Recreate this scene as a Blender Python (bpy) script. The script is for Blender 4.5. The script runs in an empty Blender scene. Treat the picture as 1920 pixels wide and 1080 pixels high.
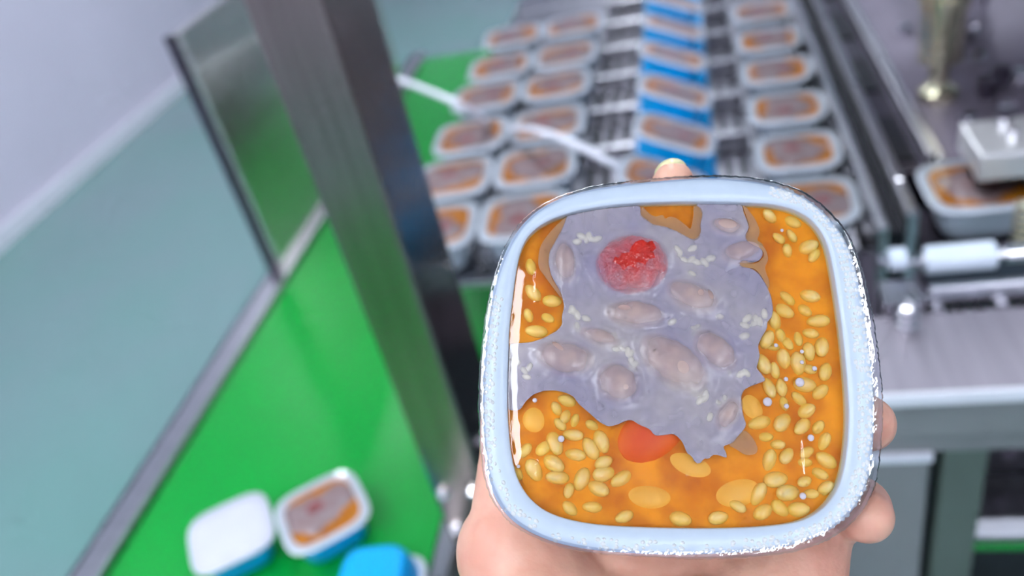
import bpy, bmesh, math, random
from mathutils import Vector, Matrix, noise
from mathutils.geometry import delaunay_2d_cdt
random.seed(7)
S = bpy.context.scene
COL = S.collection
PI = math.pi

# ------------------------------------------------------------------ camera
FPX = 1578.0
v_ = Vector((590, 2283, 1578)).normalized()              # "down" seen in camera axes (x right, y down, z forward)
d_ = Vector((290, -1165, 1578)); d_ = (d_ - v_ * d_.dot(v_)).normalized()
w_ = v_.cross(d_).normalized()
if w_.x < 0: w_ = -w_
EYE = Vector((0, 0, 1.55))
def c2w(c): return Vector((w_.dot(c), d_.dot(c), -v_.dot(c)))     # camera axes -> world direction
cam_d = bpy.data.cameras.new('camera'); cam = bpy.data.objects.new('camera', cam_d); COL.objects.link(cam)
rt, up, bk = c2w(Vector((1, 0, 0))), c2w(Vector((0, -1, 0))), c2w(Vector((0, 0, -1)))
cam.matrix_world = Matrix(((rt.x, up.x, bk.x, EYE.x), (rt.y, up.y, bk.y, EYE.y), (rt.z, up.z, bk.z, EYE.z), (0, 0, 0, 1)))
cam_d.sensor_width = 36.0; cam_d.lens = 36.0 * FPX / 1920; cam_d.clip_start = 0.01; cam_d.clip_end = 50
cam_d.dof.use_dof = True; cam_d.dof.focus_distance = 0.237; cam_d.dof.aperture_fstop = 7.0
S.camera = cam

# ------------------------------------------------------------------ world, exposure
wd = bpy.data.worlds.new('world'); S.world = wd; wd.use_nodes = True
wd.node_tree.nodes['Background'].inputs[0].default_value = (0.75, 0.82, 1.0, 1)
wd.node_tree.nodes['Background'].inputs[1].default_value = 0.25
S.view_settings.view_transform = 'Standard'; S.view_settings.look = 'None'
S.view_settings.exposure = 1.3; S.view_settings.gamma = 1.0; S.view_settings.use_curve_mapping = False
cy = S.cycles; cy.max_bounces = 6; cy.diffuse_bounces = 2; cy.glossy_bounces = 2; cy.transmission_bounces = 3; cy.transparent_max_bounces = 8; cy.volume_bounces = 4
cy.caustics_reflective = False; cy.caustics_refractive = False; cy.use_adaptive_sampling = True; cy.adaptive_threshold = 0.08; cy.adaptive_min_samples = 12; cy.use_light_tree = False; cy.sample_clamp_indirect = 6.0
LAMP_POWER = 11.0
LAMP_COLOR = (0.86, 0.92, 1.0, 1)

# ------------------------------------------------------------------ helpers
def ray(x, y): return c2w(Vector((x - 960, y - 540, FPX)))
def at_z(x, y, z): r = ray(x, y); return EYE + r * ((z - EYE.z) / r.z)
def at_y(x, y, Y): r = ray(x, y); return EYE + r * (Y / r.y)

def srgb(r, g, b):
    f = lambda c: (c / 12.92 if c <= 0.04045 else ((c + 0.055) / 1.055) ** 2.4)
    return (f(r / 255), f(g / 255), f(b / 255), 1)

def mat(name, color, rough=0.5, metal=0.0, spec=0.5, noise_scale=None, noise_amt=0.1, color2=None, bump=0.0, bump_scale=200,
        stretch=None, emit=None, emit_s=0, coat=0, sss=0, lo=0.35, hi=0.65):
    m = bpy.data.materials.new(name); m.use_nodes = True
    nt = m.node_tree; b = nt.nodes['Principled BSDF']
    b.inputs['Base Color'].default_value = color; b.inputs['Roughness'].default_value = rough
    b.inputs['Metallic'].default_value = metal; b.inputs['Specular IOR Level'].default_value = spec
    if coat: b.inputs['Coat Weight'].default_value = coat; b.inputs['Coat Roughness'].default_value = 0.08
    if sss:
        b.inputs['Subsurface Weight'].default_value = sss; b.inputs['Subsurface Radius'].default_value = (0.006, 0.002, 0.001); b.inputs['Subsurface Scale'].default_value = 0.5
    if emit: b.inputs['Emission Color'].default_value = emit; b.inputs['Emission Strength'].default_value = emit_s
    tc = nt.nodes.new('ShaderNodeTexCoord'); src = tc.outputs['Object']
    if stretch:
        mp = nt.nodes.new('ShaderNodeMapping'); mp.inputs['Scale'].default_value = stretch
        nt.links.new(src, mp.inputs[0]); src = mp.outputs[0]
    if noise_scale:
        n = nt.nodes.new('ShaderNodeTexNoise'); n.inputs['Scale'].default_value = noise_scale; n.inputs['Detail'].default_value = 5
        nt.links.new(src, n.inputs['Vector'])
        rp = nt.nodes.new('ShaderNodeValToRGB'); nt.links.new(n.outputs['Fac'], rp.inputs[0])
        c2 = color2 or tuple(min(1, c * (1 - noise_amt)) for c in color[:3]) + (1,)
        rp.color_ramp.elements[0].position = lo; rp.color_ramp.elements[1].position = hi
        rp.color_ramp.elements[0].color = c2; rp.color_ramp.elements[1].color = color
        nt.links.new(rp.outputs[0], b.inputs['Base Color'])
    if bump:
        n2 = nt.nodes.new('ShaderNodeTexNoise'); n2.inputs['Scale'].default_value = bump_scale
        nt.links.new(src, n2.inputs['Vector'])
        bp = nt.nodes.new('ShaderNodeBump'); bp.inputs['Strength'].default_value = bump; bp.inputs['Distance'].default_value = 0.001
        nt.links.new(n2.outputs['Fac'], bp.inputs['Height']); nt.links.new(bp.outputs[0], b.inputs['Normal'])
    return m

def clear_mat(name, tint=(1, 1, 1, 1), gloss_rough=0.04, ior=1.45, base_fac=0.0, gloss_col=(1, 1, 1, 1), bump=0.0, bump_scale=150):
    m = bpy.data.materials.new(name); m.use_nodes = True; nt = m.node_tree; nt.nodes.clear()
    out = nt.nodes.new('ShaderNodeOutputMaterial'); mx = nt.nodes.new('ShaderNodeMixShader')
    tr = nt.nodes.new('ShaderNodeBsdfTransparent'); tr.inputs[0].default_value = tint
    gl = nt.nodes.new('ShaderNodeBsdfGlossy'); gl.inputs['Roughness'].default_value = gloss_rough; gl.inputs[0].default_value = gloss_col
    fr = nt.nodes.new('ShaderNodeFresnel'); fr.inputs[0].default_value = ior
    ad = nt.nodes.new('ShaderNodeMath'); ad.operation = 'ADD'; ad.use_clamp = True; ad.inputs[1].default_value = base_fac
    nt.links.new(fr.outputs[0], ad.inputs[0]); nt.links.new(ad.outputs[0], mx.inputs[0])
    nt.links.new(tr.outputs[0], mx.inputs[1]); nt.links.new(gl.outputs[0], mx.inputs[2]); nt.links.new(mx.outputs[0], out.inputs[0])
    if bump:
        tc = nt.nodes.new('ShaderNodeTexCoord'); n2 = nt.nodes.new('ShaderNodeTexNoise'); n2.inputs['Scale'].default_value = bump_scale
        nt.links.new(tc.outputs['Object'], n2.inputs['Vector'])
        bp = nt.nodes.new('ShaderNodeBump'); bp.inputs['Strength'].default_value = bump; bp.inputs['Distance'].default_value = 0.001
        nt.links.new(n2.outputs['Fac'], bp.inputs['Height'])
        nt.links.new(bp.outputs[0], gl.inputs['Normal'])
    return m

def link(name, me, m=None, parent=None):
    if m is not None and not me.materials: me.materials.append(m)
    o = bpy.data.objects.new(name, me); COL.objects.link(o)
    if parent is not None: o.parent = parent
    return o
def mesh(name, vs, fs, smooth=False):
    me = bpy.data.meshes.new(name); me.from_pydata([tuple(p) for p in vs], [], fs); me.update()
    if smooth:
        for p in me.polygons: p.use_smooth = True
    return me
def tag(o, label, cat=None, group=None, kind=None):
    if label: o['label'] = label
    if cat: o['category'] = cat
    if group: o['group'] = group
    if kind: o['kind'] = kind
    return o
def thing(name, label, cat, loc=(0, 0, 0), group=None, kind=None):
    o = bpy.data.objects.new(name, None); COL.objects.link(o); o.location = loc; o.empty_display_size = 0.02
    return tag(o, label, cat, group, kind)
def box_me(name, x0, x1, y0, y1, z0, z1, bev=0.0015, segs=2):
    bm = bmesh.new(); bmesh.ops.create_cube(bm, size=1)
    for v in bm.verts: v.co = Vector(((x0 + x1) / 2 + v.co.x * (x1 - x0), (y0 + y1) / 2 + v.co.y * (y1 - y0), (z0 + z1) / 2 + v.co.z * (z1 - z0)))
    if bev: bmesh.ops.bevel(bm, geom=list(bm.edges), offset=bev, segments=segs, affect='EDGES', profile=0.5)
    me = bpy.data.meshes.new(name); bm.to_mesh(me); bm.free(); return me
def box(name, x0, x1, y0, y1, z0, z1, m, parent=None, bev=0.0015):
    return link(name, box_me(name, x0, x1, y0, y1, z0, z1, bev), m, parent)
def lathe_me(name, prof, axis_p, axis_d, n=24):
    """prof: (distance along axis, radius) pairs, capped."""
    a = Vector(axis_d).normalized(); t = Vector((0, 0, 1)) if abs(a.z) < 0.9 else Vector((1, 0, 0))
    e1 = a.cross(t).normalized(); e2 = a.cross(e1); p0 = Vector(axis_p); vs = []; fs = []
    for (s, r) in prof:
        for i in range(n):
            th = 2 * PI * i / n; vs.append(p0 + a * s + (e1 * math.cos(th) + e2 * math.sin(th)) * r)
    for k in range(len(prof) - 1):
        for i in range(n):
            j = (i + 1) % n; fs.append((k * n + i, k * n + j, (k + 1) * n + j, (k + 1) * n + i))
    fs.append(tuple(range(n))); fs.append(tuple((len(prof) - 1) * n + i for i in reversed(range(n))))
    me = mesh(name, vs, fs)
    bm = bmesh.new(); bm.from_mesh(me); bmesh.ops.recalc_face_normals(bm, faces=bm.faces)
    for f in bm.faces: f.smooth = len(f.verts) == 4
    for e in bm.edges:
        if len(e.link_faces) == 2 and e.calc_face_angle(0) > 0.7: e.smooth = False
    bm.to_mesh(me); bm.free(); return me
def lathe(name, prof, p, d, m, parent=None, n=24): return link(name, lathe_me(name, prof, p, d, n), m, parent)
def cyl(name, p0, p1, r, m, parent=None, n=20, ch=0.12):
    p0, p1 = Vector(p0), Vector(p1); L = (p1 - p0).length; c = min(r * ch, L * 0.2)
    return lathe(name, [(0, r - c), (c, r), (L - c, r), (L, r - c)], p0, p1 - p0, m, parent, n)
def hex_bolt(name, p, d, r, h, m, parent=None):
    a = Vector(d).normalized()
    return link(name, lathe_me(name, [(0, r * 1.35), (h * .2, r * 1.35), (h * .2, r), (h * .85, r), (h, r * .82)], p, a, 6), m, parent)
def tube_me(name, pts, r, n=10, closed=False):
    pts = [Vector(p) for p in pts]; vs = []; fs = []; prev = None; N = len(pts)
    rs = r if isinstance(r, (list, tuple)) else [r] * N
    for i, p in enumerate(pts):
        t = (pts[min(i + 1, N - 1)] - pts[max(i - 1, 0)]).normalized()
        if prev is None: e1 = t.orthogonal().normalized()
        else: e1 = (prev - t * prev.dot(t)).normalized()
        prev = e1; e2 = t.cross(e1)
        for k in range(n):
            th = 2 * PI * k / n; vs.append(p + (e1 * math.cos(th) + e2 * math.sin(th)) * rs[i])
    for i in range(N - 1):
        for k in range(n):
            j = (k + 1) % n; fs.append((i * n + k, i * n + j, (i + 1) * n + j, (i + 1) * n + k))
    fs.append(tuple(reversed(range(n)))); fs.append(tuple((N - 1) * n + k for k in range(n)))
    return mesh(name, vs, fs, True)
def catmull(P, closed=True, sub=6):
    out = []; n = len(P)
    for i in range(n if closed else n - 1):
        g = lambda k: Vector(P[k % n]) if closed else Vector(P[max(0, min(n - 1, k))])
        p0, p1, p2, p3 = g(i - 1), g(i), g(i + 1), g(i + 2)
        for s in range(sub):
            t = s / sub
            out.append(0.5 * ((2 * p1) + (p2 - p0) * t + (2 * p0 - 5 * p1 + 4 * p2 - p3) * t * t + (3 * p1 - p0 - 3 * p2 + p3) * t ** 3))
    if not closed: out.append(Vector(P[-1]))
    return out
def ellipsoid_me(name, a, b, c, seg=14, rings=8, fn=None):
    bm = bmesh.new(); bmesh.ops.create_uvsphere(bm, u_segments=seg, v_segments=rings, radius=1)
    for v in bm.verts:
        s = fn(v.co) if fn else 1.0
        v.co = Vector((v.co.x * a * s, v.co.y * b * s, v.co.z * c * s))
    for f in bm.faces: f.smooth = True
    me = bpy.data.meshes.new(name); bm.to_mesh(me); bm.free(); return me
def in_poly(p, poly):
    c = False; j = len(poly) - 1
    for i in range(len(poly)):
        a, b = poly[i], poly[j]
        if (a[1] > p[1]) != (b[1] > p[1]) and p[0] < (b[0] - a[0]) * (p[1] - a[1]) / (b[1] - a[1]) + a[0]: c = not c
        j = i
    return c
def resample_polar(poly, n, c=(0, 0)):
    """radius of a star-shaped outline at n even angles"""
    out = []
    for i in range(n):
        th = 2 * PI * i / n; dx, dy = math.cos(th), math.sin(th); best = 0
        for k in range(len(poly)):
            ax, ay = poly[k][0] - c[0], poly[k][1] - c[1]; bx, by = poly[(k + 1) % len(poly)][0] - c[0], poly[(k + 1) % len(poly)][1] - c[1]
            den = dx * (by - ay) - dy * (bx - ax)
            if abs(den) < 1e-12: continue
            t = (ax * (by - ay) - ay * (bx - ax)) / den; s = (ax * dy - ay * dx) / den
            if t > 0 and -1e-9 <= s <= 1 + 1e-9: best = max(best, t)
        out.append(best)
    sm = [(out[i - 2] + 2 * out[i - 1] + 3 * out[i] + 2 * out[(i + 1) % n] + out[(i + 2) % n]) / 9 for i in range(n)]
    return [Vector((c[0] + r * math.cos(2 * PI * i / n), c[1] + r * math.sin(2 * PI * i / n))) for i, r in enumerate(sm)]
def loft_me(name, rings, cap_first=False, cap_last=False, smooth=True, sharp=None):
    n = len(rings[0]); vs = [p for r in rings for p in r]; fs = []
    for k in range(len(rings) - 1):
        for i in range(n):
            j = (i + 1) % n; fs.append((k * n + i, k * n + j, (k + 1) * n + j, (k + 1) * n + i))
    if cap_first: fs.append(tuple(reversed(range(n))))
    if cap_last: fs.append(tuple((len(rings) - 1) * n + i for i in range(n)))
    me = mesh(name, vs, fs)
    bm = bmesh.new(); bm.from_mesh(me); bmesh.ops.recalc_face_normals(bm, faces=bm.faces)
    for f in bm.faces: f.smooth = smooth and len(f.verts) == 4
    if sharp:
        for e in bm.edges:
            if len(e.link_faces) == 2 and e.calc_face_angle(0) > sharp: e.smooth = False
    bm.to_mesh(me); bm.free(); return me

# ------------------------------------------------------------------ materials
def steel(name, col, rough, stretch=(1, 1, 30), amt=0.25):
    return mat(name, col, rough, 1.0, noise_scale=6, noise_amt=amt, stretch=stretch, bump=0.05, bump_scale=60)
M_POST = steel('brushed_post_steel', srgb(152, 141, 134), 0.22, (40, 40, 1))
M_PLATE = mat('satin_plate_steel', srgb(205, 204, 198), 0.2, 0.85, noise_scale=6, noise_amt=.15, stretch=(1, 1, 30))
M_STEEL = steel('machine_steel', srgb(178, 176, 184), 0.28, (30, 1, 1))
M_DARK = steel('dark_machined_steel', srgb(98, 92, 104), 0.34, (1, 20, 1))
M_BLACK = mat('black_oxide_steel', srgb(34, 34, 42), 0.35, 0.6, noise_scale=30, noise_amt=0.4)
M_BRIGHT = steel('bright_rail_steel', srgb(214, 212, 218), 0.24, (1, 20, 1), 0.12)
M_CHROME = mat('chrome', srgb(230, 228, 232), 0.08, 1.0, noise_scale=20, noise_amt=0.08)
M_BRASS = mat('pale_brass', srgb(214, 206, 178), 0.25, 1.0, noise_scale=20, noise_amt=0.2)
M_ROLL = mat('white_roller_nylon', srgb(222, 232, 246), 0.18, 0.0, noise_scale=30, noise_amt=0.06)
M_WALL = mat('painted_wall', srgb(222, 216, 234), 0.8, noise_scale=1.2, noise_amt=0.05, bump=0.05, bump_scale=80)
M_CEIL = mat('ceiling_paint', srgb(225, 228, 234), 0.85, noise_scale=2, noise_amt=0.04)
M_SKIRT = mat('white_skirting', srgb(236, 236, 248), 0.4, noise_scale=5, noise_amt=0.04)
M_FLOOR = mat('grey_green_epoxy', srgb(116, 162, 156), 0.22, noise_scale=1.3, noise_amt=0.15, color2=srgb(128, 158, 160), coat=0.3, bump=0.03, bump_scale=12)
M_BELT = mat('green_belt', srgb(0, 158, 56), 0.28, noise_scale=2.5, noise_amt=0.15, color2=srgb(0, 148, 52), bump=0.03, bump_scale=40)
M_PVC = mat('white_tube_plastic', srgb(240, 240, 250), 0.2, noise_scale=60, noise_amt=0.05)
M_LAMP = mat('lamp_diffuser', (0.9, 0.9, 0.9, 1), 0.5, emit=LAMP_COLOR, emit_s=LAMP_POWER, noise_scale=5, noise_amt=0.01)
M_LAMPBODY = mat('lamp_housing', srgb(230, 230, 232), 0.4, noise_scale=10, noise_amt=0.05)

# ------------------------------------------------------------------ the setting
def struct(o, label=None): o['kind'] = 'structure'; return tag(o, label)
X0, X1, Y0, Y1, ZC = -3.25, 3.6, -3.2, 7.5, 3.1
struct(box('floor', X0 - .1, X1 + .1, Y0 - .1, Y1 + .1, -0.1, 0, M_FLOOR, bev=0), 'glossy grey-green epoxy factory floor')
struct(box('ceiling', X0 - .1, X1 + .1, Y0 - .1, Y1 + .1, ZC, ZC + .1, M_CEIL, bev=0), 'pale ceiling above the frame')
struct(box('wall_left', X0 - .1, X0, Y0, Y1, 0, ZC, M_WALL, bev=0), 'pale lavender painted wall along the left side')
struct(box('wall_right', X1, X1 + .1, Y0, Y1, 0, ZC, M_WALL, bev=0), 'painted wall far to the right of the machine')
struct(box('wall_far', X0, X1, Y1, Y1 + .1, 0, ZC, M_WALL, bev=0), 'painted wall beyond the machine')
struct(box('wall_behind', X0, X1, Y0 - .1, Y0, 0, ZC, M_WALL, bev=0), 'painted wall behind the viewer')
struct(box('baseboard_left', X0, X0 + .03, Y0, Y1, 0, .085, M_SKIRT, bev=.004), 'white skirting at the foot of the left wall')
for lx, lys in ((-2.1, (-2.3, 0.6, 3.9)), (-1.15, (-2.3, -0.6)), (-0.25, (-1.2, 1.4, 3.4, 5.6)), (1.35, (-2.35, 4.2)), (2.0, (-2.3, -0.6, 3.4))):  # out of view; rows behind the viewer added to brighten the held tray
    for ly in lys:
        L = thing('added_ceiling_lamp', 'unseen linear ceiling lamp, added to light the tray and room', 'lamp', (lx, ly, ZC), group='added linear ceiling lamps')
        box('housing', -.09, .09, -.8, .8, -.06, 0, M_LAMPBODY, L, .006)
        box('diffuser', -.075, .075, -.78, .78, -.085, -.06, M_LAMP, L, 0)

# ------------------------------------------------------------------ green belt conveyor
BZ = 0.75
cv = thing('belt_conveyor', 'conveyor with a plain green belt and steel side rails', 'conveyor', (0, 0, 0))
bx0, bx1, by0, by1 = -0.80, -0.362, -0.35, 2.42
# belt loop: a rounded band with thickness
def belt_ring(r, zc=BZ - .045):
    pts = []
    for i in range(9): a = PI / 2 - PI * i / 8; pts.append((by1 - .045 + r * math.cos(a), zc + r * math.sin(a)))
    for i in range(9): a = -PI / 2 - PI * i / 8; pts.append((by0 + .045 + r * math.cos(a), zc + r * math.sin(a)))
    return pts
ro, ri = belt_ring(.045), belt_ring(.042)
loft = [[(x, p[0], p[1]) for p in ring] for x, ring in ((bx0, ri), (bx0, ro), (bx1, ro), (bx1, ri), (bx0, ri))]
link('belt', loft_me('belt', loft, sharp=0.6), M_BELT, cv)
cyl('drum', (bx0, by1 - .045, BZ - .045), (bx1, by1 - .045, BZ - .045), .0415, M_DARK, cv)
cyl('drum', (bx0, by0 + .045, BZ - .045), (bx1, by0 + .045, BZ - .045), .0415, M_DARK, cv)
box('side_rail', bx0 - .045, bx0 - .004, by0, by1, BZ - .09, BZ + .012, M_BRIGHT, cv, .003)
box('rail_lip', bx0 - .06, bx0 - .048, by0, by1, BZ - .06, BZ + .004, M_DARK, cv, .002)
box('side_rail', bx1 + .004, bx1 + .03, by0, by1, BZ - .09, BZ + .006, M_STEEL, cv, .003)
for (lx, ly) in ((bx0 - .025, by0 + .25), (bx0 - .025, by1 - .3), (bx1 + .017, by0 + .25), (bx1 + .017, by1 - .3)):
    box('leg', lx - .02, lx + .02, ly - .02, ly + .02, 0, BZ - .088, M_STEEL, cv, .003)

gp = thing('guard_plate', 'tall polished steel guard plate standing beside the green belt', 'plate')
box('panel', bx0 - .034, bx0 - .022, 1.262, 2.2, BZ + .0125, 1.232, M_PLATE, gp, .0012)
box('folded_edge', bx0 - .05, bx0 - .034, 1.255, 1.263, BZ + .0125, 1.232, M_DARK, gp, .001)
box('top_fold', bx0 - .05, bx0 - .034, 1.263, 2.2, 1.228, 1.232, M_BRIGHT, gp, .001)

# square steel post with its bolts
ps = thing('steel_post', 'thick brushed steel square post rising past the green belt', 'post', (0, 0, 0))
PX0, PX1, PY0, PY1 = -0.331, -0.270, 0.602, 0.713
bm = bmesh.new(); bmesh.ops.create_cube(bm, size=1)
for v in bm.verts: v.co = Vector(((PX0 + PX1) / 2 + v.co.x * (PX1 - PX0), (PY0 + PY1) / 2 + v.co.y * (PY1 - PY0), 1.1 + v.co.z * 2.2))
bmesh.ops.bevel(bm, geom=[e for e in bm.edges if abs((e.verts[0].co - e.verts[1].co).z) > 1], offset=.004, segments=4, affect='EDGES', profile=.5)
me = bpy.data.meshes.new('tube'); bm.to_mesh(me); bm.free(); link('tube', me, M_POST, ps)
for (px_, pz_) in ((-.318, .86), (-.283, .86), (-.318, .80), (-.283, .80)):
    hex_bolt('bolt', (px_, PY0, pz_), (0, -1, 0), .006, .007, M_CHROME, ps)
hex_bolt('bolt', (PX1, .64, .90), (1, 0, 0), .007, .008, M_CHROME, ps); hex_bolt('bolt', (PX1, .68, .90), (1, 0, 0), .007, .008, M_CHROME, ps)

# ------------------------------------------------------------------ filled trays: one prototype of each build, copied
M_TUB = mat('blue_printed_tub', srgb(0, 168, 240), 0.3, noise_scale=9, noise_amt=0.1, color2=srgb(225, 140, 60), lo=0.33, hi=0.36)
M_TUBCLR = mat('clear_grey_tub', srgb(178, 190, 205), 0.25, noise_scale=25, noise_amt=0.12)
M_RIM = mat('white_rim_plastic', srgb(236, 242, 255), 0.3, noise_scale=30, noise_amt=0.04)
M_CONG = mat('orange_congee', srgb(240, 150, 18), 0.3, noise_scale=70, noise_amt=0.2, color2=srgb(204, 116, 22))
M_STARCH = mat('mauve_starch', srgb(186, 166, 172), 0.25, noise_scale=55, noise_amt=0.12, color2=srgb(178, 142, 140))
M_FILM = clear_mat('clear_film', gloss_rough=.05, base_fac=.02, bump=.3, bump_scale=45)
TS = 1.2
TW, TH = 0.054, 0.045          # half width and depth of a tray
def squircle(h, n=40, e=4.2, z=0.0, hy=None):
    out = []
    for i in range(n):
        t = 2 * PI * i / n; c, s = math.cos(t), math.sin(t); r = (abs(c) ** e + abs(s) ** e) ** (-1 / e)
        out.append((c * r * h, s * r * (hy or h), z))
    return out
tub_me = loft_me('tub', [squircle(.0465, z=-.001), squircle(.0455, z=-.012), squircle(.041, z=-.036), squircle(.038, z=-TH + .002), squircle(.034, z=-TH)], cap_last=True, sharp=.9)
rim_me = loft_me('rim', [squircle(.0432, z=-.004), squircle(.0435, z=-.0006), squircle(.0445, z=0), squircle(.0525, z=0), squircle(TW, z=-.0008), squircle(TW, z=-.003), squircle(.0465, z=-.003)])
cong_me = loft_me('congee', [squircle(.0455, z=-.0025), squircle(.02, z=-.0022), squircle(.004, z=-.0022)], cap_last=True)
film_me = loft_me('film', [squircle(.0535, z=.0006), squircle(.043, z=.0012), squircle(.025, z=.0020), squircle(.006, z=.0022)], cap_last=True)
starch_mes = []
for k in range(4):
    rnd = random.Random(k + 3); ph = [rnd.uniform(0, 6.3) for _ in range(5)]; ox, oy = rnd.uniform(-.010, .006), rnd.uniform(-.006, .006)
    def ring(f, z):
        out = []
        for i in range(40):
            t = 2 * PI * i / 40; r = .035 * f * (1 + .2 * math.sin(2 * t + ph[0]) + .14 * math.sin(3 * t + ph[1]) + .08 * math.sin(7 * t + ph[2]))
            x, y = ox + r * 1.12 * math.cos(t), oy + r * 1.05 * math.sin(t); lim = .0425
            out.append((max(-lim, min(lim, x)), max(-lim, min(lim, y)), z))
        return out
    starch_mes.append(loft_me('starch_layer', [ring(1, -.0027), ring(.97, -.0012), ring(.6, -.0005), ring(.1, -.0003)], cap_last=True))
ju_me = ellipsoid_me('jujube_piece', .012, .010, .0016, 12, 8)
M_JU = mat('muted_jujube', srgb(188, 104, 108), 0.3, noise_scale=150, noise_amt=0.3)
for me_, m_ in ((rim_me, M_RIM), (cong_me, M_CONG), (film_me, M_FILM), (ju_me, M_JU)): me_.materials.append(m_)
for me_ in starch_mes: me_.materials.append(M_STARCH)
tub_blue = tub_me; tub_blue.materials.append(M_TUB); tub_grey = tub_me.copy(); tub_grey.materials.clear(); tub_grey.materials.append(M_TUBCLR)
TRAYS = []
def tray(label, loc, rot=(0, 0, 0), blue=False, variant=0, group='sealed trays on the machine', filled=True, size=None):
    size = size or TS
    t = thing('rice_cake_tray', label, 'tray', loc, group); t.rotation_euler = rot; t.scale = (size,) * 3
    link('tub', tub_blue if blue else tub_grey, None, t); link('rim', rim_me, None, t)
    link('film', film_me, None, t)
    if filled:
        link('congee', cong_me, None, t); s = link('starch_layer', starch_mes[variant % 4], None, t)
        s.rotation_euler[2] = (variant // 4) * PI / 2
        j = link('jujube_piece', ju_me, None, t); j.location = (.012 * math.cos(variant * 2.1), .012 * math.sin(variant * 2.1), -.0006)
    TRAYS.append(t); return t
ordw = ['nearest', 'second nearest', 'third nearest', 'fourth nearest', 'second farthest', 'farthest']
TZ = 0.97
THS = TH * TS
yaw = math.radians(4)
for i, (xa, xb, y) in enumerate(((-.394, -.260, 1.005), (-.397, -.263, 1.155), (-.395, -.261, 1.305), (-.398, -.264, 1.475), (-.395, -.261, 1.625), (-.395, -.261, 1.80))):
    tray(f'sealed tray by the steel post, {ordw[i]} in the leftmost column of trays', (xa, y - .004, TZ), (0, 0, yaw), False, i)
    tray(f'sealed tray in the second column from the left, {ordw[i]} in its column', (xb, y + .004, TZ), (0, 0, yaw), False, i + 5)
for i, (x, y) in enumerate(((-.062, 1.06), (-.045, 1.195), (-.044, 1.35), (-.046, 1.51), (-.045, 1.66), (-.040, 1.81))):
    tray(f'tilted tray in the blue column, {ordw[i]} of its column', (x, y - .035, TZ + .024), (math.radians(-9), math.radians(22), math.radians(-8)), True, i + 2, 'tilted blue trays', size=1.14)
for i, (x, y) in enumerate(((.120, .965), (.120, 1.105), (.121, 1.25), (.121, 1.40), (.121, 1.545), (.122, 1.70))):
    tray(f'tray in the rightmost column beside the dark rail, {ordw[i]} of its column', (x, y, TZ), (0, 0, math.radians(-2)), False, i + 9, size=1.04)
tray('tray under the pale block of the sealing head', (.300, .93, .991), (0, 0, 0), False, 6, size=1.12)

# trays lying on the green belt
t = tray('open-faced tray with orange filling lying on the green belt', (*at_z(603, 957, BZ + TH * 1.02)[:2], BZ + TH * 1.02 + .0005), (0, 0, math.radians(36)), True, 1, 'trays on the green belt', size=1.02)
t = thing('rice_cake_tray', 'tray with a plain white top on the green belt, left of the filled one', 'tray', (*at_z(432, 997, BZ + TH * .98)[:2], BZ + TH * .98 + .0005), 'trays on the green belt'); t.rotation_euler = (0, 0, math.radians(33)); t.scale = (.98,) * 3
link('tub', tub_blue, None, t); link('rim', rim_me, None, t)
lid = loft_me('lid', [squircle(.0535, z=.0003), squircle(.053, z=.0012), squircle(.03, z=.0022), squircle(.005, z=.0024)], cap_last=True); link('lid', lid, mat('white_lid', srgb(200, 200, 214), .45, noise_scale=20, noise_amt=.04), t)
t = thing('rice_cake_tray', 'upturned tray showing its blue bottom, nearest the viewer on the belt', 'tray', (*at_z(694, 1074, BZ + TH)[:2], BZ + .0034), 'trays on the green belt')
t.rotation_euler = (PI, 0, math.radians(4)); t.scale = (.96,) * 3
link('tub', tub_blue, None, t); link('rim', rim_me, None, t); link('congee', cong_me, None, t); link('film', film_me, None, t)

# ------------------------------------------------------------------ tray conveyor of the machine
tc = thing('tray_conveyor', 'steel carrier conveyor holding rows of sealed trays', 'conveyor')
ZB = TZ - THS
box('bed', -.455, .176, 1.0, 2.3, ZB - .055, ZB - .030, M_DARK, tc, .002)
for i in range(9):
    y = .93 + i * .15
    cpl = box('carrier_plate', -.452, .174, y, y + .138, ZB - .012, ZB - .0005, M_STEEL, tc, .002)
    box('crossbar', -.20, -.115, y - .004, y + .010, ZB - .0004, ZB + .034, M_BRIGHT, cpl, .002)
    box('crossbar', .012, .062, y - .004, y + .010, ZB - .0004, ZB + .030, M_STEEL, cpl, .002)
    for xs in (-.190, -.166, -.140):
        box('slot_block', xs, xs + .012, y + .018, y + .12, ZB - .0004, ZB + .014, M_BLACK, cpl, .001)
    for xs in (.022, .044): box('slot_block', xs, xs + .010, y + .018, y + .12, ZB - .0004, ZB + .010, M_BLACK, cpl, .001)
M_WEB = mat('blue_printed_film', srgb(0, 172, 244), 0.25, noise_scale=22, noise_amt=.1, color2=srgb(226, 150, 90), lo=.3, hi=.33)
n = 30; vs = []; fs = []
for i in range(n + 1):
    y = 1.0 + i * (2.25 - 1.0) / n
    for x, z in ((-.112, .022), (-.108, .026), (-.098, .010 + .003 * math.sin(i * 1.7)), (-.03, .004 + .001 * math.sin(i * 1.1)), (.008, .002), (.008, .0004), (-.03, .0004), (-.1, .006), (-.110, .018)):
        vs.append((x, y, ZB + z))
for i in range(n):
    for k in range(9): j = (k + 1) % 9; fs.append((i * 9 + k, i * 9 + j, (i + 1) * 9 + j, (i + 1) * 9 + k))
fs.append(tuple(range(9))); fs.append(tuple(n * 9 + k for k in reversed(range(9))))
tag(link('printed_film', mesh('printed_film', vs, fs), M_WEB), 'blue printed film strip running under the tilted trays', 'film')

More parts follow.
